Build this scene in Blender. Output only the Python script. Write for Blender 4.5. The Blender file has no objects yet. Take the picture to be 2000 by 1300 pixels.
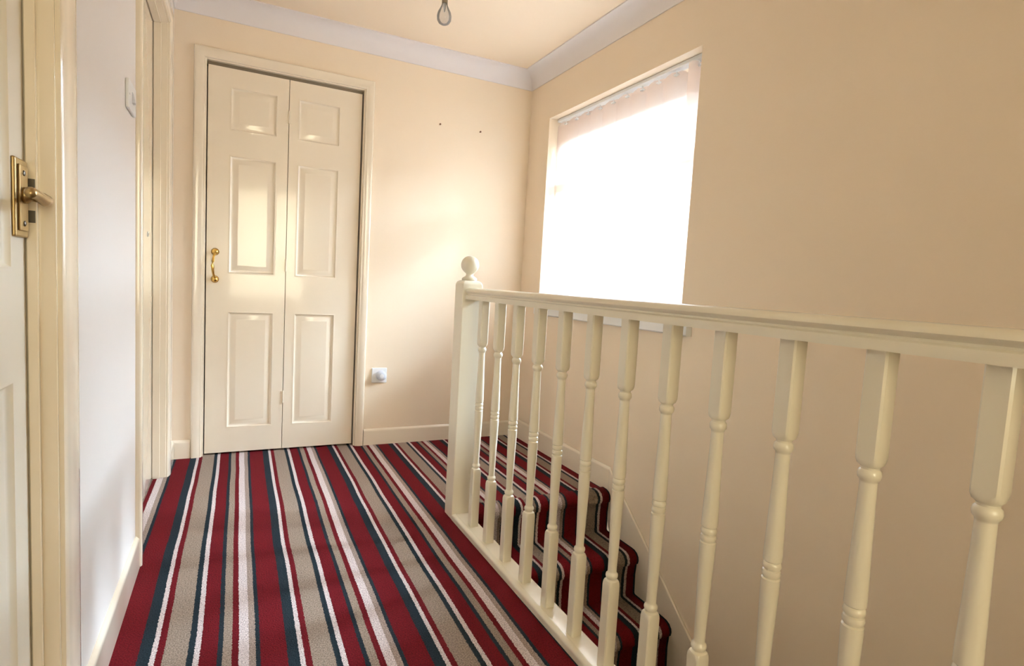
import bpy, bmesh, math
from mathutils import Vector, Matrix
S = bpy.context.scene
C = S.collection

# ------------------------------------------------------------ camera
F_PX = 1100.24
yaw, pitch, roll = 0.4610, 0.0833, 0.0566
fw = Vector((math.sin(yaw)*math.cos(pitch), math.cos(yaw)*math.cos(pitch), -math.sin(pitch)))
rt = Vector((math.cos(yaw), -math.sin(yaw), 0))
up = rt.cross(fw)
r2 = rt*math.cos(roll) + up*math.sin(roll)
u2 = -rt*math.sin(roll) + up*math.cos(roll)
cam = bpy.data.cameras.new('camera')
cam.sensor_width = 36; cam.lens = 36*F_PX/2000; cam.clip_start = 0.02
co = bpy.data.objects.new('camera', cam); C.objects.link(co)
m3 = Matrix((r2, u2, -fw)).transposed()
co.matrix_world = Matrix.Translation((-1.6745, -3.2780, 0.9794)) @ m3.to_4x4()
S.camera = co

# ------------------------------------------------------------ view + daylight
S.view_settings.view_transform = 'Standard'; S.view_settings.look = 'None'
S.view_settings.gamma = 1; S.view_settings.use_curve_mapping = False
S.view_settings.exposure = 0.48
SKY = 3.0
w = bpy.data.worlds.new('sky'); S.world = w; w.use_nodes = True
nt = w.node_tree; nt.nodes.clear()
tc = nt.nodes.new('ShaderNodeTexCoord'); sp = nt.nodes.new('ShaderNodeSeparateXYZ')
rp = nt.nodes.new('ShaderNodeValToRGB'); bg = nt.nodes.new('ShaderNodeBackground'); wo = nt.nodes.new('ShaderNodeOutputWorld')
mr = nt.nodes.new('ShaderNodeMapRange'); mr.inputs[1].default_value = -1; mr.inputs[2].default_value = 1
nt.links.new(tc.outputs['Generated'], sp.inputs[0]); nt.links.new(sp.outputs[2], mr.inputs[0]); nt.links.new(mr.outputs[0], rp.inputs[0])
rp.color_ramp.elements[0].position = 0.44; rp.color_ramp.elements[0].color = (.50, .50, .48, 1)
rp.color_ramp.elements[1].position = 0.53; rp.color_ramp.elements[1].color = (.90, .95, 1.0, 1)
nt.links.new(rp.outputs[0], bg.inputs[0]); bg.inputs[1].default_value = SKY; nt.links.new(bg.outputs[0], wo.inputs[0])

def area(name, loc, rot, sx, sy, power, col, portal=False):
    l = bpy.data.lights.new(name, 'AREA'); l.shape = 'RECTANGLE'; l.size = sx; l.size_y = sy
    l.energy = power; l.color = col
    if portal: l.cycles.is_portal = True
    o = bpy.data.objects.new(name, l); C.objects.link(o); o.location = loc; o.rotation_euler = rot
    return o
# overcast daylight outside the window, and an added fill lamp behind the camera
area('window_daylight', (1.9, -0.87, 3.2), (0, math.radians(40), 0), 2.2, 2.8, 8400, (.66, .81, 1.0))
area('added_fill_lamp', (-1.35, -5.15, 1.35), (math.radians(90), 0, 0), 0.9, 1.4, 20, (1.0, .96, .68))

# ------------------------------------------------------------ materials
def mat(name, col, rough=.5, metal=0, coat=0, noise=0, nscale=8, bump=0, bscale=60, spec=.5):
    m = bpy.data.materials.new(name); m.use_nodes = True
    t = m.node_tree; b = t.nodes['Principled BSDF']
    b.inputs['Base Color'].default_value = (*col, 1); b.inputs['Roughness'].default_value = rough
    b.inputs['Metallic'].default_value = metal; b.inputs['Coat Weight'].default_value = coat
    b.inputs['Coat Roughness'].default_value = .08; b.inputs['Specular IOR Level'].default_value = spec
    g = t.nodes.new('ShaderNodeNewGeometry')
    if noise:
        n = t.nodes.new('ShaderNodeTexNoise'); n.inputs['Scale'].default_value = nscale; n.inputs['Detail'].default_value = 4
        t.links.new(g.outputs['Position'], n.inputs['Vector'])
        x = t.nodes.new('ShaderNodeMix'); x.data_type = 'RGBA'
        x.inputs[6].default_value = (*[c*(1-noise) for c in col], 1); x.inputs[7].default_value = (*[min(1, c*(1+noise)) for c in col], 1)
        t.links.new(n.outputs[0], x.inputs[0]); t.links.new(x.outputs[2], b.inputs['Base Color'])
    if bump:
        n = t.nodes.new('ShaderNodeTexNoise'); n.inputs['Scale'].default_value = bscale; n.inputs['Detail'].default_value = 3
        t.links.new(g.outputs['Position'], n.inputs['Vector'])
        u = t.nodes.new('ShaderNodeBump'); u.inputs['Strength'].default_value = bump; u.inputs['Distance'].default_value = .002
        t.links.new(n.outputs[0], u.inputs['Height']); t.links.new(u.outputs[0], b.inputs['Normal'])
    return m
def srgb(r, g, b):
    f = lambda c: (c/255/12.92 if c/255 <= .04045 else ((c/255+.055)/1.055)**2.4)
    return (f(r), f(g), f(b))
M = {}
M['wall'] = mat('peach_emulsion', srgb(243, 224, 199), .62, noise=.02, nscale=3, bump=.10, bscale=90)
M['wall_left'] = mat('daylit_emulsion', srgb(232, 224, 218), .62, noise=.015, nscale=3, bump=.10, bscale=90)  # same wall paint, cool window light mixed into a paler colour
M['ceil'] = mat('ceiling_emulsion', srgb(244, 224, 198), .7, noise=.02, nscale=2, bump=.06, bscale=90)
M['coving'] = mat('white_coving', srgb(238, 231, 230), .6, noise=.01)
M['gloss'] = mat('cream_gloss_paint', srgb(243, 229, 208), .22, coat=.9, noise=.012, nscale=5, bump=.05, bscale=35)
M['rail'] = mat('cream_rail_paint', srgb(239, 230, 209), .30, coat=.5, noise=.012, nscale=6, bump=.04, bscale=40)
M['satin'] = mat('cream_satin_paint', srgb(232, 222, 204), .5, noise=.012, nscale=5)
M['white'] = mat('white_plastic', srgb(238, 238, 240), .35)
M['grey'] = mat('pale_grey_plastic', srgb(205, 208, 218), .35)
M['upvc'] = mat('white_window_plastic', srgb(240, 240, 240), .3)
M['brass'] = mat('polished_brass', srgb(214, 176, 96), .22, metal=1, noise=.08, nscale=60)
M['oldbrass'] = mat('worn_brass', srgb(172, 148, 104), .36, metal=1, noise=.15, nscale=70)
M['steel'] = mat('dark_steel', srgb(90, 84, 76), .4, metal=.8, noise=.1, nscale=60)
M['track'] = mat('track_metal', srgb(120, 108, 92), .45, metal=.7)
M['dark'] = mat('dark_gap', srgb(60, 45, 32), .8)
M['screw'] = mat('brown_screw', srgb(110, 70, 45), .5)
M['holder'] = mat('bulb_cap', srgb(150, 135, 115), .4, metal=.6)

def glass(name, tint, gl=.12):
    m = bpy.data.materials.new(name); m.use_nodes = True; t = m.node_tree; t.nodes.clear()
    a = t.nodes.new('ShaderNodeBsdfTransparent'); a.inputs[0].default_value = (*tint, 1)
    g = t.nodes.new('ShaderNodeBsdfGlossy'); g.inputs['Roughness'].default_value = .03
    f = t.nodes.new('ShaderNodeFresnel'); f.inputs[0].default_value = 1.45
    x = t.nodes.new('ShaderNodeMixShader'); o = t.nodes.new('ShaderNodeOutputMaterial')
    t.links.new(f.outputs[0], x.inputs[0]); t.links.new(a.outputs[0], x.inputs[1]); t.links.new(g.outputs[0], x.inputs[2]); t.links.new(x.outputs[0], o.inputs[0])
    return m
M['glass'] = glass('window_glass', (.97, .99, .98))
M['bulb'] = glass('bulb_glass', (.95, .95, .96))
bt = M['bulb'].node_tree; pd = bt.nodes.new('ShaderNodeBsdfDiffuse'); pd.inputs[0].default_value = (.8, .78, .78, 1)
pm = bt.nodes.new('ShaderNodeMixShader'); pm.inputs[0].default_value = .22; po = [n for n in bt.nodes if n.type == 'OUTPUT_MATERIAL'][0]
bt.links.new(po.inputs[0].links[0].from_socket, pm.inputs[1]); bt.links.new(pd.outputs[0], pm.inputs[2]); bt.links.new(pm.outputs[0], po.inputs[0])

def vane_mat():
    m = bpy.data.materials.new('blind_fabric'); m.use_nodes = True; t = m.node_tree; t.nodes.clear()
    d = t.nodes.new('ShaderNodeBsdfDiffuse'); d.inputs[0].default_value = (*srgb(238, 214, 198), 1)
    r = t.nodes.new('ShaderNodeBsdfTranslucent'); r.inputs[0].default_value = (*srgb(244, 232, 226), 1)
    x = t.nodes.new('ShaderNodeMixShader'); x.inputs[0].default_value = .50
    o = t.nodes.new('ShaderNodeOutputMaterial')
    g = t.nodes.new('ShaderNodeNewGeometry'); wv = t.nodes.new('ShaderNodeTexNoise'); wv.inputs['Scale'].default_value = 400
    bp = t.nodes.new('ShaderNodeBump'); bp.inputs['Strength'].default_value = .1; bp.inputs['Distance'].default_value = .001
    t.links.new(g.outputs['Position'], wv.inputs['Vector']); t.links.new(wv.outputs[0], bp.inputs['Height']); t.links.new(bp.outputs[0], d.inputs['Normal'])
    tr = t.nodes.new('ShaderNodeBsdfTransparent'); tr.inputs[0].default_value = (1, .97, .95, 1)
    y = t.nodes.new('ShaderNodeMixShader'); y.inputs[0].default_value = .12
    t.links.new(d.outputs[0], x.inputs[1]); t.links.new(r.outputs[0], x.inputs[2]); t.links.new(x.outputs[0], y.inputs[1]); t.links.new(tr.outputs[0], y.inputs[2]); t.links.new(y.outputs[0], o.inputs[0])
    return m
M['vane'] = vane_mat()

def carpet():
    m = bpy.data.materials.new('striped_carpet'); m.use_nodes = True; t = m.node_tree; N = t.nodes; L = t.links
    b = N['Principled BSDF']; b.inputs['Roughness'].default_value = .95; b.inputs['Specular IOR Level'].default_value = .1
    b.inputs['Sheen Weight'].default_value = .0; b.inputs['Sheen Roughness'].default_value = .5
    g = N.new('ShaderNodeNewGeometry'); s = N.new('ShaderNodeSeparateXYZ'); L.new(g.outputs['Position'], s.inputs[0])
    def math_(op, a, bb=None, c=None):
        n = N.new('ShaderNodeMath'); n.operation = op
        for i, v in enumerate((a, bb, c)):
            if v is None: continue
            if isinstance(v, (int, float)): n.inputs[i].default_value = v
            else: L.new(v, n.inputs[i])
        return n.outputs[0]
    n1 = N.new('ShaderNodeTexNoise'); n1.inputs['Scale'].default_value = 2.2; n1.inputs['Detail'].default_value = 1; L.new(g.outputs['Position'], n1.inputs['Vector'])
    n2 = N.new('ShaderNodeTexNoise'); n2.inputs['Scale'].default_value = 170; n2.inputs['Detail'].default_value = 2; L.new(g.outputs['Position'], n2.inputs['Vector'])
    warp = math_('MULTIPLY', math_('SUBTRACT', n1.outputs[0], .5), .012)
    jit = math_('MULTIPLY', math_('SUBTRACT', n2.outputs[0], .5), .007)
    sh = N.new('ShaderNodeMapRange'); sh.inputs[1].default_value = -.76; sh.inputs[2].default_value = -.40; sh.inputs[3].default_value = 0; sh.inputs[4].default_value = .034
    L.new(s.outputs[0], sh.inputs[0])
    x = math_('ADD', math_('ADD', math_('ADD', s.outputs[0], sh.outputs[0]), math_('MULTIPLY', s.outputs[1], -.009)), math_('ADD', warp, jit))
    u = math_('FRACT', math_('DIVIDE', math_('ADD', x, 1.495+.342*8), .342))
    r = N.new('ShaderNodeValToRGB'); r.color_ramp.interpolation = 'CONSTANT'
    red = srgb(100, 17, 24); navy = srgb(34, 44, 50); wh = srgb(204, 188, 184); tau = srgb(146, 128, 113); tan = srgb(152, 132, 120)
    st = [(0, wh), (.034, red), (.082, tau), (.241, navy), (.282, wh), (.323, red), (.44, navy), (.475, tau), (.537, red), (.583, wh), (.655, tan), (.703, navy), (.733, red), (.917, navy)]
    e = r.color_ramp.elements
    e[0].position = 0; e[0].color = (*st[0][1], 1); e[1].position = st[1][0]; e[1].color = (*st[1][1], 1)
    for p, c in st[2:]:
        k = e.new(p); k.color = (*c, 1)
    L.new(u, r.inputs[0])
    n3 = N.new('ShaderNodeTexNoise'); n3.inputs['Scale'].default_value = 260; n3.inputs['Detail'].default_value = 3; L.new(g.outputs['Position'], n3.inputs['Vector'])
    mrn = N.new('ShaderNodeMapRange'); mrn.inputs[1].default_value = .3; mrn.inputs[2].default_value = .7; mrn.inputs[3].default_value = .48; mrn.inputs[4].default_value = 1.32
    L.new(n3.outputs[0], mrn.inputs[0])
    mx = N.new('ShaderNodeMix'); mx.data_type = 'RGBA'; mx.blend_type = 'MULTIPLY'; mx.inputs[0].default_value = 1
    cb = N.new('ShaderNodeCombineXYZ')
    for i in range(3): L.new(mrn.outputs[0], cb.inputs[i])
    L.new(r.outputs[0], mx.inputs[6]); L.new(cb.outputs[0], mx.inputs[7]); L.new(mx.outputs[2], b.inputs['Base Color'])
    bp = N.new('ShaderNodeBump'); bp.inputs['Strength'].default_value = .7; bp.inputs['Distance'].default_value = .004
    L.new(n3.outputs[0], bp.inputs['Height']); L.new(bp.outputs[0], b.inputs['Normal'])
    return m
M['carpet'] = carpet()

# ------------------------------------------------------------ helpers
def link(name, bm, m, parent=None, smooth=False, bevel=0, seg=2):
    bmesh.ops.recalc_face_normals(bm, faces=bm.faces[:])
    me = bpy.data.meshes.new(name); bm.to_mesh(me); bm.free()
    if smooth:
        for p in me.polygons: p.use_smooth = True
    o = bpy.data.objects.new(name, me); C.objects.link(o); me.materials.append(m)
    if parent: o.parent = parent
    if bevel:
        d = o.modifiers.new('bevel', 'BEVEL'); d.width = bevel; d.segments = seg; d.limit_method = 'ANGLE'; d.angle_limit = math.radians(40)
        d.harden_normals = False
    if smooth == 'auto' or bevel:
        for p in me.polygons: p.use_smooth = True
        d = o.modifiers.new('wn', 'WEIGHTED_NORMAL'); d.keep_sharp = True
        me.set_sharp_from_angle(angle=math.radians(38))
    return o
def box(bm, x0, x1, y0, y1, z0, z1):
    v = [bm.verts.new((x, y, z)) for x in (x0, x1) for y in (y0, y1) for z in (z0, z1)]
    for f in ((0, 1, 3, 2), (4, 6, 7, 5), (0, 4, 5, 1), (2, 3, 7, 6), (0, 2, 6, 4), (1, 5, 7, 3)):
        bm.faces.new([v[i] for i in f])
def boxes(*L):
    bm = bmesh.new()
    for b in L: box(bm, *b)
    return bm
def lathe(bm, prof, cx, cy, cz=0, n=24, axis='z'):
    rings = []
    for r, h in prof:
        ring = []
        for i in range(n):
            a = 2*math.pi*i/n; p = (r*math.cos(a), r*math.sin(a), h)
            if axis == 'x': p = (p[2], p[0], p[1])
            if axis == 'y': p = (p[0], p[2], p[1])
            ring.append(bm.verts.new((cx+p[0], cy+p[1], cz+p[2])))
        rings.append(ring)
    for a, b in zip(rings, rings[1:]):
        for i in range(n): bm.faces.new((a[i], a[(i+1) % n], b[(i+1) % n], b[i]))
    bm.faces.new(rings[0]); bm.faces.new(rings[-1])
def tube(bm, pts, rads, n=12):
    pts = [Vector(p) for p in pts]; rings = []
    for i, p in enumerate(pts):
        d = (pts[min(i+1, len(pts)-1)] - pts[max(i-1, 0)]).normalized()
        a = d.cross(Vector((0, 0, 1)));
        if a.length < .05: a = d.cross(Vector((0, 1, 0)))
        a.normalize(); b = d.cross(a); r = rads[i] if isinstance(rads, (list, tuple)) else rads
        rings.append([bm.verts.new(p + a*r*math.cos(2*math.pi*k/n) + b*r*math.sin(2*math.pi*k/n)) for k in range(n)])
    for A, B in zip(rings, rings[1:]):
        for k in range(n): bm.faces.new((A[k], A[(k+1) % n], B[(k+1) % n], B[k]))
    bm.faces.new(rings[0]); bm.faces.new(rings[-1])
def sweep(bm, prof, frames):
    """prof: closed list of (a,b); frames: list of functions (a,b)->xyz"""
    R = [[bm.verts.new(f(a, b)) for a, b in prof] for f in frames]
    n = len(prof)
    for A, B in zip(R, R[1:]):
        for k in range(n): bm.faces.new((A[k], A[(k+1) % n], B[(k+1) % n], B[k]))
    bm.faces.new(R[0]); bm.faces.new(R[-1])
def empty(name, loc=(0, 0, 0)):
    o = bpy.data.objects.new(name, None); C.objects.link(o); o.empty_display_size = .1
    return o
def tag(o, label=None, cat=None, kind=None, group=None):
    if label: o['label'] = label
    if cat: o['category'] = cat
    if kind: o['kind'] = kind
    if group: o['group'] = group
    return o

# ------------------------------------------------------------ dimensions
XL = -1.95          # left wall surface
YF = -4.60          # wall behind the camera
ZC = 2.302          # ceiling
WELL = -0.765       # left side of the stairwell
ZB = -2.75
WY0, WY1, WZ0, WZ1 = -1.48, -.25, .865, 1.985   # window opening
D1 = (-1.813, -1.038, 2.012)                     # bifold opening
D2 = (-1.115, -.29, 2.035)                       # far left doorway (y range, top)
D3 = (-2.86, -2.056, 2.035)                      # near left doorway

# ------------------------------------------------------------ structure
# landing floor: carpet with rounded nosing at the top of the stairs
bm = bmesh.new()
box(bm, -2.10, WELL-.012, YF-.5, -1.05, -.22, 0)
box(bm, -2.10, 0.0, -1.05, .05, -.22, 0)
tag(link('floor', bm, M['carpet']), 'landing floor in red, navy, taupe and white striped carpet', 'floor', 'structure')

tag(link('ceiling', boxes((-2.3, .1, YF-.2, .1, ZC, ZC+.1)), M['ceil']), 'pale peach painted ceiling above the landing', 'ceiling', 'structure')

# back wall, with the shallow cupboard behind the folding door
x0, x1, zt = D1
bm = boxes((-2.15, x0-.02, 0, .12, -.2, ZC), (x1+.02, 0.0, 0, .12, -.2, ZC), (x0-.02, x1+.02, 0, .12, zt+.02, ZC),
           (x0-.1, x1+.1, .6, .65, -.2, ZC), (x0-.15, x0-.1, .12, .65, -.2, ZC), (x1+.1, x1+.15, .12, .65, -.2, ZC), (x0-.15, x1+.15, .12, .65, 2.3, 2.35), (x0-.15, x1+.15, .05, .65, -.2, -.01))
tag(link('wall_back', bm, M['wall']), 'peach painted end wall holding the folding cupboard door', 'wall', 'structure')

# right wall with the window opening
T = .27
bm = boxes((0, T, YF-.1, .12, ZB, WZ0-.05), (0, T, YF-.1, .12, WZ1, ZC), (0, T, YF-.1, WY0, WZ0-.05, WZ1), (0, T, WY1, .12, WZ0-.05, WZ1),
           (T, T+.55, YF-.1, .12, 2.03, 2.12))   # added unseen eaves board outside, shades the top of the blind
tag(link('wall_right', bm, M['wall']), 'long peach painted wall with the window, running down beside the stairs', 'wall', 'structure')

# left wall, pieces between the doorways, closed rooms behind the doors
L0 = XL-.12
bm = boxes((L0, XL, D2[1]+.03, 0.0, -.2, ZC), (L0, XL, D3[1]+.03, D2[0]-.03, -.2, ZC), (L0, XL, YF-.1, D3[0]-.03, -.2, ZC),
           (L0, XL, D2[0]-.03, D2[1]+.03, D2[2]+.03, ZC), (L0, XL, D3[0]-.03, D3[1]+.03, D3[2]+.03, ZC),
           (L0-.25, L0-.2, YF-.1, .1, -.2, ZC), (L0-.2, L0, -.1, .1, -.2, ZC), (L0-.2, L0, YF-.1, YF, -.2, ZC), (L0-.2, L0, YF, .1, -.25, -.22))
tag(link('wall_left', bm, M['wall_left']), 'side wall, colour paled for window light, with two doorways and the light switch', 'wall', 'structure')

# wall behind the viewpoint, opening and recess added to house the fill lamp
bm = boxes((-2.15, -1.82, YF-.1, YF, -.2, ZC), (-.95, 0, YF-.1, YF, ZB, ZC), (-1.82, -.95, YF-.1, YF, 2.0, ZC),
           (-2.2, -.6, YF-.8, YF-.75, -.2, ZC), (-2.2, -2.15, YF-.75, YF-.1, -.2, ZC), (-.65, -.6, YF-.75, YF-.1, -.2, ZC), (-2.2, -.6, YF-.8, YF-.1, ZC-.02, ZC+.02), (-2.2, -.6, YF-.8, YF-.1, -.25, -.2))
tag(link('wall_front', bm, M['wall']), 'peach wall behind the viewpoint with an opening added for the fill lamp', 'wall', 'structure')
bm = boxes((WELL-.1, WELL-.0, YF, -1.0, ZB, -.221), (WELL-.1, 0, -1.16, -1.06, ZB, -2.2), (WELL, 0, YF, -1.0, ZB-.05, ZB))
tag(link('wall_stairwell', bm, M['wall']), 'peach wall below the landing edge on the inner side of the stairs', 'wall', 'structure')

# coving, one length per wall
CV = .092
cprof = [(0, 0)] + [(CV - CV*math.sin(t)*1.0, CV - CV*math.cos(t)) for t in [i*math.pi/2/10 for i in range(11)]][::-1]
cq = [(0.0, 0.0), (0.0, -CV), (.006, -CV)]
for i in range(1, 10):
    t = i*math.pi/2/10
    cq.append((.006 + (CV-.006)*(1-math.cos(t)), -CV + (CV-.006)*math.sin(t)))
cq += [(CV, -.006), (CV, 0.0)]
def coving(name, fr, label):
    bm = bmesh.new(); sweep(bm, cq, fr)
    tag(link(name, bm, M['coving'], smooth='auto'), label, 'coving', 'structure')
coving('trim_1', [lambda a, b: (XL+a, -a, ZC+b), lambda a, b: (-a, -a, ZC+b)], 'white plaster coving above the folding door wall')
coving('trim_2', [lambda a, b: (-a, -a, ZC+b), lambda a, b: (-a, YF, ZC+b)], 'white plaster coving above the window wall')
coving('trim_3', [lambda a, b: (XL+a, -a, ZC+b), lambda a, b: (XL+a, YF, ZC+b)], 'white plaster coving above the left wall')

# skirting boards
def skirt_prof(h, t=.013):
    return [(0, 0), (t, 0), (t, h-.014), (t-.004, h-.006), (t-.010, h), (0, h)]
def skirt(name, segs, label):
    bm = bmesh.new()
    for fr, h in segs: sweep(bm, skirt_prof(h), fr)
    tag(link(name, bm, M['gloss'], smooth='auto'), label, 'skirting board', 'structure')
ao = .052
skirt('baseboard_back', [([lambda a, b: (x1+ao+.002, -a, b), lambda a, b: (-.0, -a, b)], .095), ([lambda a, b: (XL, -a, b), lambda a, b: (x0-ao-.002, -a, b)], .095)], 'cream skirting board along the end wall either side of the cupboard')
skirt('baseboard_left', [([lambda a, b: (XL+a, D2[0]-.067, b), lambda a, b: (XL+a, D3[1]+.077, b)], .105), ([lambda a, b: (XL+a, -.018, b), lambda a, b: (XL+a, D2[1]+.067, b)], .095), ([lambda a, b: (XL+a, D3[0]-.077, b), lambda a, b: (XL+a, YF, b)], .105)], 'cream skirting board below the light switch on the left wall')
NY0, GO, RI = -1.105, .238, .200     # first nosing, going, rise
skirt('baseboard_right', [([lambda a, b: (-a, 0, b), lambda a, b: (-a, -1.085, b)], .118)], 'cream skirting board on the landing under the window')

# ------------------------------------------------------------ doors
def panel_leaf(bm, W, H, th, rects, mp, mould=.016, depth=.007, field=.030):
    """leaf in local (u across, v up, d out towards viewer), mp maps to world"""
    us = sorted({0, W} | {r[0] for r in rects} | {r[1] for r in rects}); vs = sorted({0, H} | {r[2] for r in rects} | {r[3] for r in rects})
    cache = {}
    def V(u, v, d):
        k = (round(u, 5), round(v, 5), round(d, 5))
        if k not in cache: cache[k] = bm.verts.new(mp(u, v, d))
        return cache[k]
    for a, b in zip(us, us[1:]):
        for c, e in zip(vs, vs[1:]):
            if (a, b, c, e) in [tuple(r) for r in rects]:
                ins = [(0, 0), (.003, .0018), (.007, .0015), (mould-.004, -depth*.75), (mould, -depth), (mould+.006, -depth), (mould+field-.004, -.0015), (mould+field, -.0005)]
                prev = None
                for i, d in ins:
                    q = [V(a+i, c+i, d), V(b-i, c+i, d), V(b-i, e-i, d), V(a+i, e-i, d)]
                    if prev:
                        for k in range(4): bm.faces.new((prev[k], prev[(k+1) % 4], q[(k+1) % 4], q[k]))
                    prev = q
                bm.faces.new(prev)
            else:
                bm.faces.new((V(a, c, 0), V(b, c, 0), V(b, e, 0), V(a, e, 0)))
    # back and edges
    B = [bm.verts.new(mp(u, v, -th)) for u, v in ((0, 0), (W, 0), (W, H), (0, H))]
    bm.faces.new(B)
    bot = [V(u, 0, 0) for u in us]; top = [V(u, H, 0) for u in us]; lf = [V(0, v, 0) for v in vs]; rg = [V(W, v, 0) for v in vs]
    bm.faces.new(bot + [B[1], B[0]]); bm.faces.new(top + [B[2], B[3]]); bm.faces.new(lf + [B[3], B[0]]); bm.faces.new(rg + [B[2], B[1]])

arch = [(0.004, 0), (.004, .008), (.008, .012), (.014, .012), (.018, .015), (.030, .0175), (.040, .018), (.046, .018), (.050, .015), (.052, .010), (.052, 0)]
def architrave(name, a0, a1, top, mp, parent, sc=1.0):
    bm = bmesh.new()
    fr = [lambda u, t: mp(a0-u*sc, 0, t), lambda u, t: mp(a0-u*sc, top+u*sc, t), lambda u, t: mp(a1+u*sc, top+u*sc, t), lambda u, t: mp(a1+u*sc, 0, t)]
    sweep(bm, arch, fr)
    return link(name, bm, M['gloss'], parent, smooth='auto')

# bifold cupboard door in the end wall
d1 = tag(empty('door_1'), 'cream two-leaf folding cupboard door with six moulded panels and brass pull', 'door', 'structure')
x0, x1, zt = D1
architrave('architrave', x0, x1, zt, lambda u, z, t: (u, -t, z), d1)
bm = boxes((x0-.02, x0+.004, -.0005, .115, 0, zt+.02), (x1-.004, x1+.02, -.0005, .115, 0, zt+.02), (x0+.004, x1-.004, -.0005, .115, zt-.003, zt+.02))
link('frame', bm, M['gloss'], d1, bevel=.001)
bm = boxes((x0+.005, x1-.005, .020, .050, zt-.020, zt-.003))
link('track', bm, M['track'], d1)
LH = 1.982
split = -1.4255
zz = [(.140-.010, .765-.010), (.960-.010, 1.565-.010), (1.685-.010, 1.905-.010)]
for (lx0, lx1, px0, px1) in ((x0+.009, split-.0015, -1.706, -1.478), (split+.0015, x1-.010, -1.381, -1.160)):
    bm = bmesh.new()
    rects = [(round(px0-lx0, 4), round(px1-lx0, 4), a, b) for a, b in zz]
    panel_leaf(bm, lx1-lx0, LH, .033, rects, lambda u, v, d, lx0=lx0: (lx0+u, .018-d, .010+v))
    leaf = link('door_leaf', bm, M['gloss'], d1, smooth='auto')
    if lx0 < -1.5:
        hx = -1.768
        bm = bmesh.new()
        pts = [(hx+.004, .018, 1.068), (hx+.004, .003, 1.066), (hx+.002, -.010, 1.056), (hx-.002, -.022, 1.040), (hx-.005, -.030, 1.018), (hx-.006, -.032, .997), (hx-.005, -.030, .976), (hx-.002, -.022, .954), (hx+.002, -.010, .940), (hx+.004, .003, .930), (hx+.004, .018, .928)]
        tube(bm, pts, [.007, .008, .0065, .0055, .0065, .0080, .0065, .0055, .0065, .008, .007], 14)
        h = link('pull_handle', bm, M['brass'], leaf, smooth=True); h['label'] = 'polished brass bow pull handle'
        for z in (1.068, .928):
            bm = bmesh.new(); lathe(bm, [(.004, .018), (.018, .018), (.019, .013), (.015, .008), (.016, .002), (.012, -.006), (.006, -.010), (.001, -.011)], hx+.004, 0, z, 20, 'y')
            link('handle_rose', bm, M['brass'], h, smooth=True)
for z in (1.80, 1.02, .30):
    bm = bmesh.new(); lathe(bm, [(.001, -.034), (.0045, -.033), (.0045, .033), (.001, .034)], split, .0155, z, 12)
    box(bm, split-.014, split+.014, .0165, .0185, z-.031, z+.031)
    link('hinge', bm, M['gloss'], d1, smooth='auto')

# side doors in the left wall
def side_door(idx, D, label, leaf_x, aw, flush=False):
    d = tag(empty('door_%d' % idx), label, 'door', 'structure')
    y0, y1, top = D
    architrave('architrave', y0, y1, top, lambda u, z, t: (XL+t, u, z), d, sc=aw/.052)
    # lining and stop bead
    bm = bmesh.new()
    lx = XL-.118
    prof = lambda s, yb: None
    for yb, s in ((y1, 1), (y0, -1)):
        box(bm, lx, XL+.001, *sorted((yb, yb+s*.03)), 0, top+.03)
        box(bm, leaf_x+.002, XL-.022, *sorted((yb-s*.010, yb)), 0, top)
    box(bm, lx, XL+.001, y0, y1, top, top+.03)
    box(bm, leaf_x+.002, XL-.022, y0+.010, y1-.010, top-.010, top)
    link('frame', bm, M['gloss'], d, bevel=.0015)
    W = y1-y0-.012; H = top-.012
    st = .068; mid = .09; pw = (W-2*st-mid)/2
    rects = []
    for u in (st, st+pw+mid):
        for a, b in ((.15, .78), (.95, 1.58), (1.70, 1.92)): rects.append((round(u, 4), round(u+pw, 4), a, b))
    if flush: rects = []
    bm = bmesh.new()
    panel_leaf(bm, W, H, .035, rects, lambda u, v, dd: (leaf_x+dd, y0+.006+u, .008+v))
    leaf = link('door_leaf', bm, M['gloss'] if flush else M['satin'], d, smooth='auto')
    return d, leaf
d2, leaf2 = side_door(2, D2, 'far closed cream door in the left wall beside the cupboard', -2.003, .066, flush=True)
bm = bmesh.new(); lathe(bm, [(.011, 0), (.011, .002), (.009, .003), (.005, .003)], -2.003, -.45, 1.11, 16, 'x')
k = link('escutcheon', bm, M['white'], leaf2, smooth='auto')
bm = bmesh.new(); lathe(bm, [(.005, 0), (.005, .0036)], -2.003, -.45, 1.11, 12, 'x')
link('keyhole', bm, M['dark'], k)
d3, leaf3 = side_door(3, D3, 'nearest cream door in the left wall with aged brass lever handle', -1.989, .075)
# lever handle on its back plate
hz = 1.075; yc = -2.102
bm = bmesh.new(); box(bm, -1.989, -1.982, yc-.030, yc+.030, hz-.062, hz+.062)
pl = link('back_plate', bm, M['oldbrass'], leaf3, bevel=.003, seg=3); pl['label'] = 'aged brass lever handle plate'
bm = bmesh.new(); box(bm, -1.982, -1.979, yc-.020, yc+.020, hz-.052, hz+.052); link('raised_panel', bm, M['oldbrass'], pl, bevel=.0015)
bm = bmesh.new()
lathe(bm, [(.013, -1.980), (.013, -1.974), (.0085, -1.970), (.008, -1.960)], 0, yc, hz+.005, 16, 'x')
tube(bm, [(-1.968, yc, hz+.005), (-1.956, yc+.001, hz+.003), (-1.950, yc-.008, hz-.001), (-1.948, yc-.026, hz-.002), (-1.950, yc-.052, hz+.003), (-1.952, yc-.075, hz+.004), (-1.949, yc-.088, hz)], [.008, .0092, .0098, .0085, .0075, .0085, .006], 14)
link('lever', bm, M['oldbrass'], pl, smooth=True)
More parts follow.
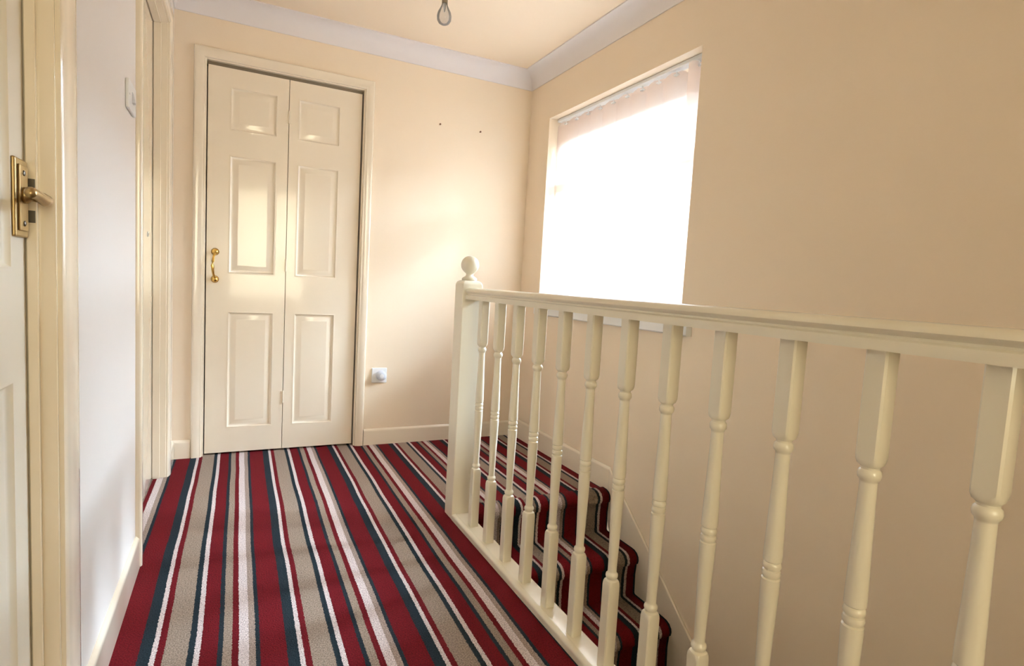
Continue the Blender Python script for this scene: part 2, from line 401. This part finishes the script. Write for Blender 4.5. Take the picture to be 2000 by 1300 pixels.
for z in (hz+.040, hz-.040):
    bm = bmesh.new(); lathe(bm, [(.0045, -1.979), (.0045, -1.978), (.002, -1.977)], 0, yc, z, 10, 'x'); link('screw', bm, M['steel'], pl)
bm = boxes((-1.987, -1.974, D3[1]-.0125, D3[1]-.0095, hz+.022, hz+.036), (-1.987, -1.974, D3[1]-.0125, D3[1]-.0095, hz-.036, hz-.016), (-1.989, -1.985, D3[1]-.0118, D3[1]-.0095, hz-.04, hz+.04))
link('strike_plate', bm, M['steel'], d3)

# ------------------------------------------------------------ window
wd = tag(empty('window_1'), 'white framed window in the right wall behind the vertical blind', 'window', 'structure')
fx0, fx1, fwid = .150, .215, .055
bm = boxes((fx0, fx1, WY0, WY0+fwid, WZ0, WZ1), (fx0, fx1, WY1-fwid, WY1, WZ0, WZ1), (fx0, fx1, WY0+fwid, WY1-fwid, WZ0, WZ0+fwid), (fx0, fx1, WY0+fwid, WY1-fwid, WZ1-fwid-.05, WZ1),
           (fx0+.004, fx1-.004, WY0+fwid, WY1-fwid, 1.60, 1.65), (fx0+.004, fx1-.004, -.89, -.84, WZ0+fwid, 1.60))
link('window_frame', bm, M['upvc'], wd, bevel=.004)
for a, b, c, e in ((WY0+fwid, -.89, WZ0+fwid, 1.60), (-.84, WY1-fwid, WZ0+fwid, 1.60), (WY0+fwid, WY1-fwid, 1.65, WZ1-fwid-.05)):
    link('pane', boxes((.180, .184, a, b, c, e)), M['glass'], wd)
bm = bmesh.new()
sp_ = [(T, 0), (T, -.05), (0, -.05), (0, 0)]
sweep(bm, sp_, [lambda a, b: (a, WY0, WZ0+b), lambda a, b: (a, WY1, WZ0+b)])
bm2 = [(-.0005, 0), (-.0005, -.05), (-.026, -.05), (-.031, -.045), (-.031, -.015), (-.030, -.006), (-.024, 0)]
sweep(bm, bm2, [lambda a, b: (a, WY0-.07, WZ0+b), lambda a, b: (a, WY1+.0, WZ0+b)])
link('window_sill', bm, M['upvc'], wd, smooth='auto')

# vertical blind
bl = tag(empty('vertical_blind'), 'pale peach vertical fabric blind hanging in the window opening, drawn closed', 'blind')
HX = .070
bm = boxes((HX-.022, HX+.022, WY0+.012, WY1-.012, WZ1-.018, WZ1-.001))
link('head_rail', bm, M['upvc'], bl, bevel=.003)
VW = .127
def vane(y, ang):
    bm = bmesh.new(); n = 8; z0, z1 = .915, WZ1-.042
    pts = []
    for i in range(n+1):
        t = (i/n-.5)*VW; pts.append((HX + math.sin(ang)*t + .009*math.cos(ang)*(1-(2*t/VW)**2), y + math.cos(ang)*t))
    def col(z, k=1): return [bm.verts.new((px, y+(py-y)*k, z)) for px, py in pts]
    rows = [col(z0), col(z0+.03), col((z0+z1)/2), col(z1-.01), col(z1)]
    # tapered shoulders into the hanger
    rows.append([bm.verts.new((HX+(px-HX)*.72, y+(py-y)*.72, z1+.012)) for px, py in pts])
    rows.append([bm.verts.new((HX+(px-HX)*.40, y+(py-y)*.40, z1+.021)) for px, py in pts])
    for A, B in zip(rows, rows[1:]):
        for k in range(n): bm.faces.new((A[k], A[k+1], B[k+1], B[k]))
    o = link('vane', bm, M['vane'], bl, smooth=True)
    bm = bmesh.new(); lathe(bm, [(.003, z1), (.003, z1+.026)], HX, y, 0, 8); box(bm, HX-.006, HX+.006, y-.012, y+.012, z1+.004, z1+.010)
    link('hanger', bm, M['upvc'], o)
    bm = bmesh.new()
    c, s = math.cos(ang), math.sin(ang); hw = VW/2-.004
    q = [(-hw, -.0016), (hw, -.0016), (hw, .0016), (-hw, .0016)]
    vs_ = [[bm.verts.new((HX+s*a+c*b+.002, y+c*a-s*b, z)) for a, b in q] for z in (z0+.003, z0+.026)]
    for k in range(4): bm.faces.new((vs_[0][k], vs_[0][(k+1) % 4], vs_[1][(k+1) % 4], vs_[1][k]))
    bm.faces.new(vs_[0]); bm.faces.new(vs_[1])
    link('bottom_weight', bm, M['upvc'], o)
ys = [-.325 - .1165*i for i in range(9)]
for y in ys: vane(y, math.radians(-16))
vane(-1.392, math.radians(82))
bm = bmesh.new()
tube(bm, [(HX-.01, WY1-.02, WZ1-.03), (HX-.012, WY1-.022, 1.4), (HX-.012, WY1-.024, 1.02)], .0015, 6)
link('pull_cord', bm, M['upvc'], bl, smooth=True)

# ------------------------------------------------------------ staircase
st = tag(empty('staircase'), 'carpeted flight of stairs descending beside the right wall, in striped carpet', 'stairs')
prof = [(-1.048, 0.0)]
r = .030; NS = 10
def nose(yn, zn):
    return [(yn+r*1.6, zn), (yn+r*.9, zn-.001), (yn+r*.38, zn-.007), (yn+r*.08, zn-.017), (yn, zn-.028), (yn+r*.06, zn-.038), (yn+r*.35, zn-.046)]
for k in range(NS):
    yn = NY0 - GO*k; zn = -RI*k
    prof += nose(yn, zn)
    prof += [(yn+.016, zn-RI*.5), (yn+.012, zn-RI+.014), (yn+.006, zn-RI+.004), (yn-.004, zn-RI)]
prof.append((NY0-GO*NS+.02, -RI*NS))
yl = prof[-1][0]
loop = prof + [(yl, ZB+.02), (-1.062, ZB+.02), (-1.062, -.225), (-1.048, -.225)]
bm = bmesh.new()
A = [bm.verts.new((WELL+.002, y, z)) for y, z in prof]; B = [bm.verts.new((-.0125, y, z)) for y, z in prof]
for i in range(len(prof)-1): bm.faces.new((A[i], A[i+1], B[i+1], B[i]))
me_o = link('stair_carpet', bm, M['carpet'], st, smooth='auto')
sol = me_o.modifiers.new('thick', 'SOLIDIFY'); sol.thickness = .010; sol.offset = -1
# string board against the wall
sl = RI/GO
def nz(y): return -(NY0-y)*sl
MG = .098
yA, yE = -1.085, yl
ztop = .118
ybr = NY0 - (0 - (MG - .0) + ztop)*0  # start of rake
pts = [(yA, ztop)]
yk = NY0 + (ztop-MG)/sl*-1
# the rake meets the level skirting where nz(y)+MG == ztop
yk = NY0 + (ztop-MG)/sl
if yk > yA: yk = yA
pts = [(yA, -.10), (yA, nz(yA)+MG if nz(yA)+MG < ztop else ztop), (yE, nz(yE)+MG), (yE, nz(yE)-.30), (yA-.12, -.42)]
bm = bmesh.new()
a = [bm.verts.new((-.0005, y, z)) for y, z in pts]; b = [bm.verts.new((-.012, y, z)) for y, z in pts]
bm.faces.new(a); bm.faces.new(b)
for i in range(len(pts)): bm.faces.new((a[i], a[(i+1) % len(pts)], b[(i+1) % len(pts)], b[i]))
link('string_board', bm, M['gloss'], st, bevel=.003)

# ------------------------------------------------------------ balustrade
BX = -.808
ba = tag(empty('balustrade'), 'cream painted landing balustrade with turned spindles and ball topped newel post', 'balustrade')
# newel
nx0, nx1, ny0, ny1 = -.852, -.765, -1.157, -1.070
bm = bmesh.new()
cx, cy = (nx0+nx1)/2, (ny0+ny1)/2; hw = (nx1-nx0)/2
def sq(bm, lv):
    R = [[bm.verts.new((cx+sx*h, cy+sy*h, z)) for sx, sy in ((-1, -1), (1, -1), (1, 1), (-1, 1))] for h, z in lv]
    for P, Q in zip(R, R[1:]):
        for k in range(4): bm.faces.new((P[k], P[(k+1) % 4], Q[(k+1) % 4], Q[k]))
    bm.faces.new(R[0]); bm.faces.new(R[-1])
sq(bm, [(hw, -.21), (hw, .974), (hw-.004, .984), (hw-.012, .990), (hw-.016, .991)])
nw = link('newel_post', bm, M['rail'], ba, bevel=.003)
bm = bmesh.new()
pr = [(.028, .988), (.031, .993), (.031, .999), (.026, 1.004), (.016, 1.010), (.014, 1.016), (.016, 1.020)]
for i in range(1, 15):
    t = -math.pi/2 + .42 + (math.pi-.42)*i/14
    pr.append((max(.0005, .037*math.cos(t)), 1.055 + .037*math.sin(t)))
lathe(bm, pr, cx, cy, 0, 32)
link('ball_finial', bm, M['rail'], nw, smooth=True)
# handrail
RB = .916
hp = [(0.0, .046), (.012, .0455), (.022, .0435), (.029, .038), (.031, .032), (.029, .027), (.0235, .0235), (.0235, .0195), (.029, .0165), (.030, .012), (.030, 0)]
hpp = hp + [(-a, b) for a, b in hp[::-1] if a > 0]
bm = bmesh.new(); sweep(bm, hpp, [lambda a, b: (BX+a, ny0+.002, RB+b), lambda a, b: (BX+a, YF, RB+b)])
link('handrail', bm, M['rail'], ba, smooth='auto')
# base rail
bm = bmesh.new()
bp_ = [(-.853, -.21), (-.853, .014), (-.849, .021), (-.842, .024), (-.836, .024), (-.833, .021), (-.784, .021), (-.777, .018), (-.775, .010), (-.775, -.21)]
sweep(bm, bp_, [lambda a, b: (a, ny0+.001, b), lambda a, b: (a, YF, b)])
link('base_rail', bm, M['rail'], ba, smooth='auto')
# spindles
SH = .0165
def spindle_mesh():
    bm = bmesh.new(); n = 32; rings = []
    def ring(h, z, e, rr):
        # e=1 square of half width h, e=0 circle of radius rr
        R = []
        for i in range(n):
            a = 2*math.pi*i/n + math.pi/n; c, s = math.cos(a), math.sin(a)
            k = h/max(abs(c), abs(s)); k = min(k, h*1.36)
            q = e*k + (1-e)*rr
            R.append(bm.verts.new((q*c, q*s, z)))
        rings.append(R)
    for z in (0.018, .242): ring(SH, z, 1, 0)
    ring(SH, .249, .8, .0168); ring(SH, .254, .35, .0160); ring(SH, .256, 0, .0135)
    lv = [(.0122, .257), (.0122, .259), (.0150, .262), (.0158, .2665), (.0150, .271), (.0120, .274), (.0112, .278), (.0114, .30), (.0130, .36), (.0150, .43), (.0160, .475), (.0158, .487),
          (.0128, .489), (.0150, .492), (.0162, .497), (.0150, .502), (.0124, .5035), (.0124, .505), (.0150, .5065), (.0162, .511), (.0150, .516), (.0128, .518),
          (.0160, .521), (.0161, .532), (.0150, .58), (.0132, .65), (.0122, .70), (.0120, .714), (.0124, .717), (.0156, .721), (.0166, .7265), (.0156, .732), (.0128, .735), (.0128, .738)]
    for rr, z in lv: ring(SH, z, 0, rr)
    ring(SH, .740, .1, .0140); ring(SH, .743, .45, .0162); ring(SH, .749, .85, .0170); ring(SH, .756, 1, 0); ring(SH, RB+.002, 1, 0)
    for A_, B_ in zip(rings, rings[1:]):
        for k in range(n): bm.faces.new((A_[k], A_[(k+1) % n], B_[(k+1) % n], B_[k]))
    bm.faces.new(rings[0]); bm.faces.new(rings[-1])
    return bm
sp0 = link('spindle', spindle_mesh(), M['rail'], ba, smooth='auto')
for i in range(22):
    o = sp0 if i == 0 else sp0.copy()
    if i: C.objects.link(o); o.parent = ba
    o.location = (BX, -1.281 - .1495*i, 0)

# ------------------------------------------------------------ small fittings
# hanging bulb
PX, PY = -.978, -1.15
pb = tag(empty('pendant_light'), 'bare clear bulb hanging from the ceiling on a short white flex', 'ceiling light')
bm = bmesh.new(); lathe(bm, [(.04, ZC), (.04, ZC-.006), (.034, ZC-.016), (.012, ZC-.024), (.006, ZC-.028)], PX, PY, 0, 24); link('ceiling_rose', bm, M['white'], pb, smooth='auto')
bm = bmesh.new(); lathe(bm, [(.0035, ZC-.026), (.0035, 2.082)], PX, PY, 0, 10); link('flex', bm, M['white'], pb, smooth=True)
bm = bmesh.new(); lathe(bm, [(.006, 2.088), (.012, 2.080), (.0165, 2.070), (.0175, 2.045), (.0165, 2.040)], PX, PY, 0, 20); link('lamp_holder', bm, M['white'], pb, smooth='auto')
bm = bmesh.new(); lathe(bm, [(.011, 2.042), (.011, 2.022)], PX, PY, 0, 20); cap = link('bulb_cap', bm, M['holder'], pb, smooth='auto')
bm = bmesh.new()
lathe(bm, [(.0108, 2.022), (.0125, 2.014), (.018, 2.002), (.0245, 1.990), (.0275, 1.976), (.0265, 1.962), (.020, 1.951), (.010, 1.9455), (.001, 1.944)], PX, PY, 0, 28)
lb = link('bulb', bm, M['bulb'], pb, smooth=True)
bm = bmesh.new(); lathe(bm, [(.006, 2.022), (.005, 2.005), (.003, 1.992), (.001, 1.990)], PX, PY, 0, 12); link('filament_stem', bm, M['grey'], lb, smooth=True)

# wall socket with round plug-in
so = tag(empty('wall_socket'), 'square white wall socket beside the cupboard door with a round plug-in', 'socket')
sx, sz = -.903, .413
bm = boxes((sx-.044, sx+.044, -.009, 0, sz-.044, sz+.044)); link('face_plate', bm, M['white'], so, bevel=.003, seg=3)
bm = bmesh.new(); lathe(bm, [(.029, -.009), (.030, -.020), (.027, -.034), (.020, -.040), (.001, -.041)], sx+.008, 0, sz, 28, 'y'); pg = link('plug_in_unit', bm, M['grey'], so, smooth='auto')
pg['label'] = 'round pale grey plug-in unit'
bm = bmesh.new(); lathe(bm, [(.012, -.040), (.012, -.043), (.001, -.044)], sx+.008, 0, sz, 20, 'y'); link('button', bm, M['white'], pg, smooth='auto')

# light switch
sw = tag(empty('light_switch'), 'white light switch plate on the left wall between the two doors', 'light switch')
sy, szz = -1.300, 1.450
bm = boxes((XL, XL+.009, sy-.062, sy+.062, szz-.040, szz+.040)); link('face_plate', bm, M['white'], sw, bevel=.003, seg=3)
bm = bmesh.new()
v = [bm.verts.new(p) for p in ((XL+.009, sy-.012, szz-.016), (XL+.009, sy+.012, szz-.016), (XL+.009, sy+.012, szz+.016), (XL+.009, sy-.012, szz+.016),
                               (XL+.016, sy-.011, szz-.014), (XL+.016, sy+.011, szz-.014), (XL+.0105, sy+.011, szz+.014), (XL+.0105, sy-.011, szz+.014))]
for f in ((0, 1, 2, 3), (4, 5, 6, 7), (0, 1, 5, 4), (1, 2, 6, 5), (2, 3, 7, 6), (3, 0, 4, 7)): bm.faces.new([v[i] for i in f])
link('rocker', bm, M['grey'], sw, bevel=.0008)
for dy in (-.052, .052):
    bm = bmesh.new(); lathe(bm, [(.003, 0), (.003, .0098)], XL, sy+dy, szz, 10, 'x'); link('screw', bm, M['grey'], sw)

# two screws left in the end wall
for (px, pz), t in (((-.600, 1.902), 'small brown screw in the end wall, the one nearer the cupboard door'), ((-.343, 1.901), 'small brown screw in the end wall, the one nearer the window corner')):
    bm = bmesh.new(); lathe(bm, [(.0028, .004), (.0028, -.010), (.0055, -.011), (.0055, -.013), (.002, -.0145)], px, 0, pz, 12, 'y')
    tag(link('wall_screw', bm, M['screw'], smooth='auto'), t, 'screw', group='screws left in the end wall')
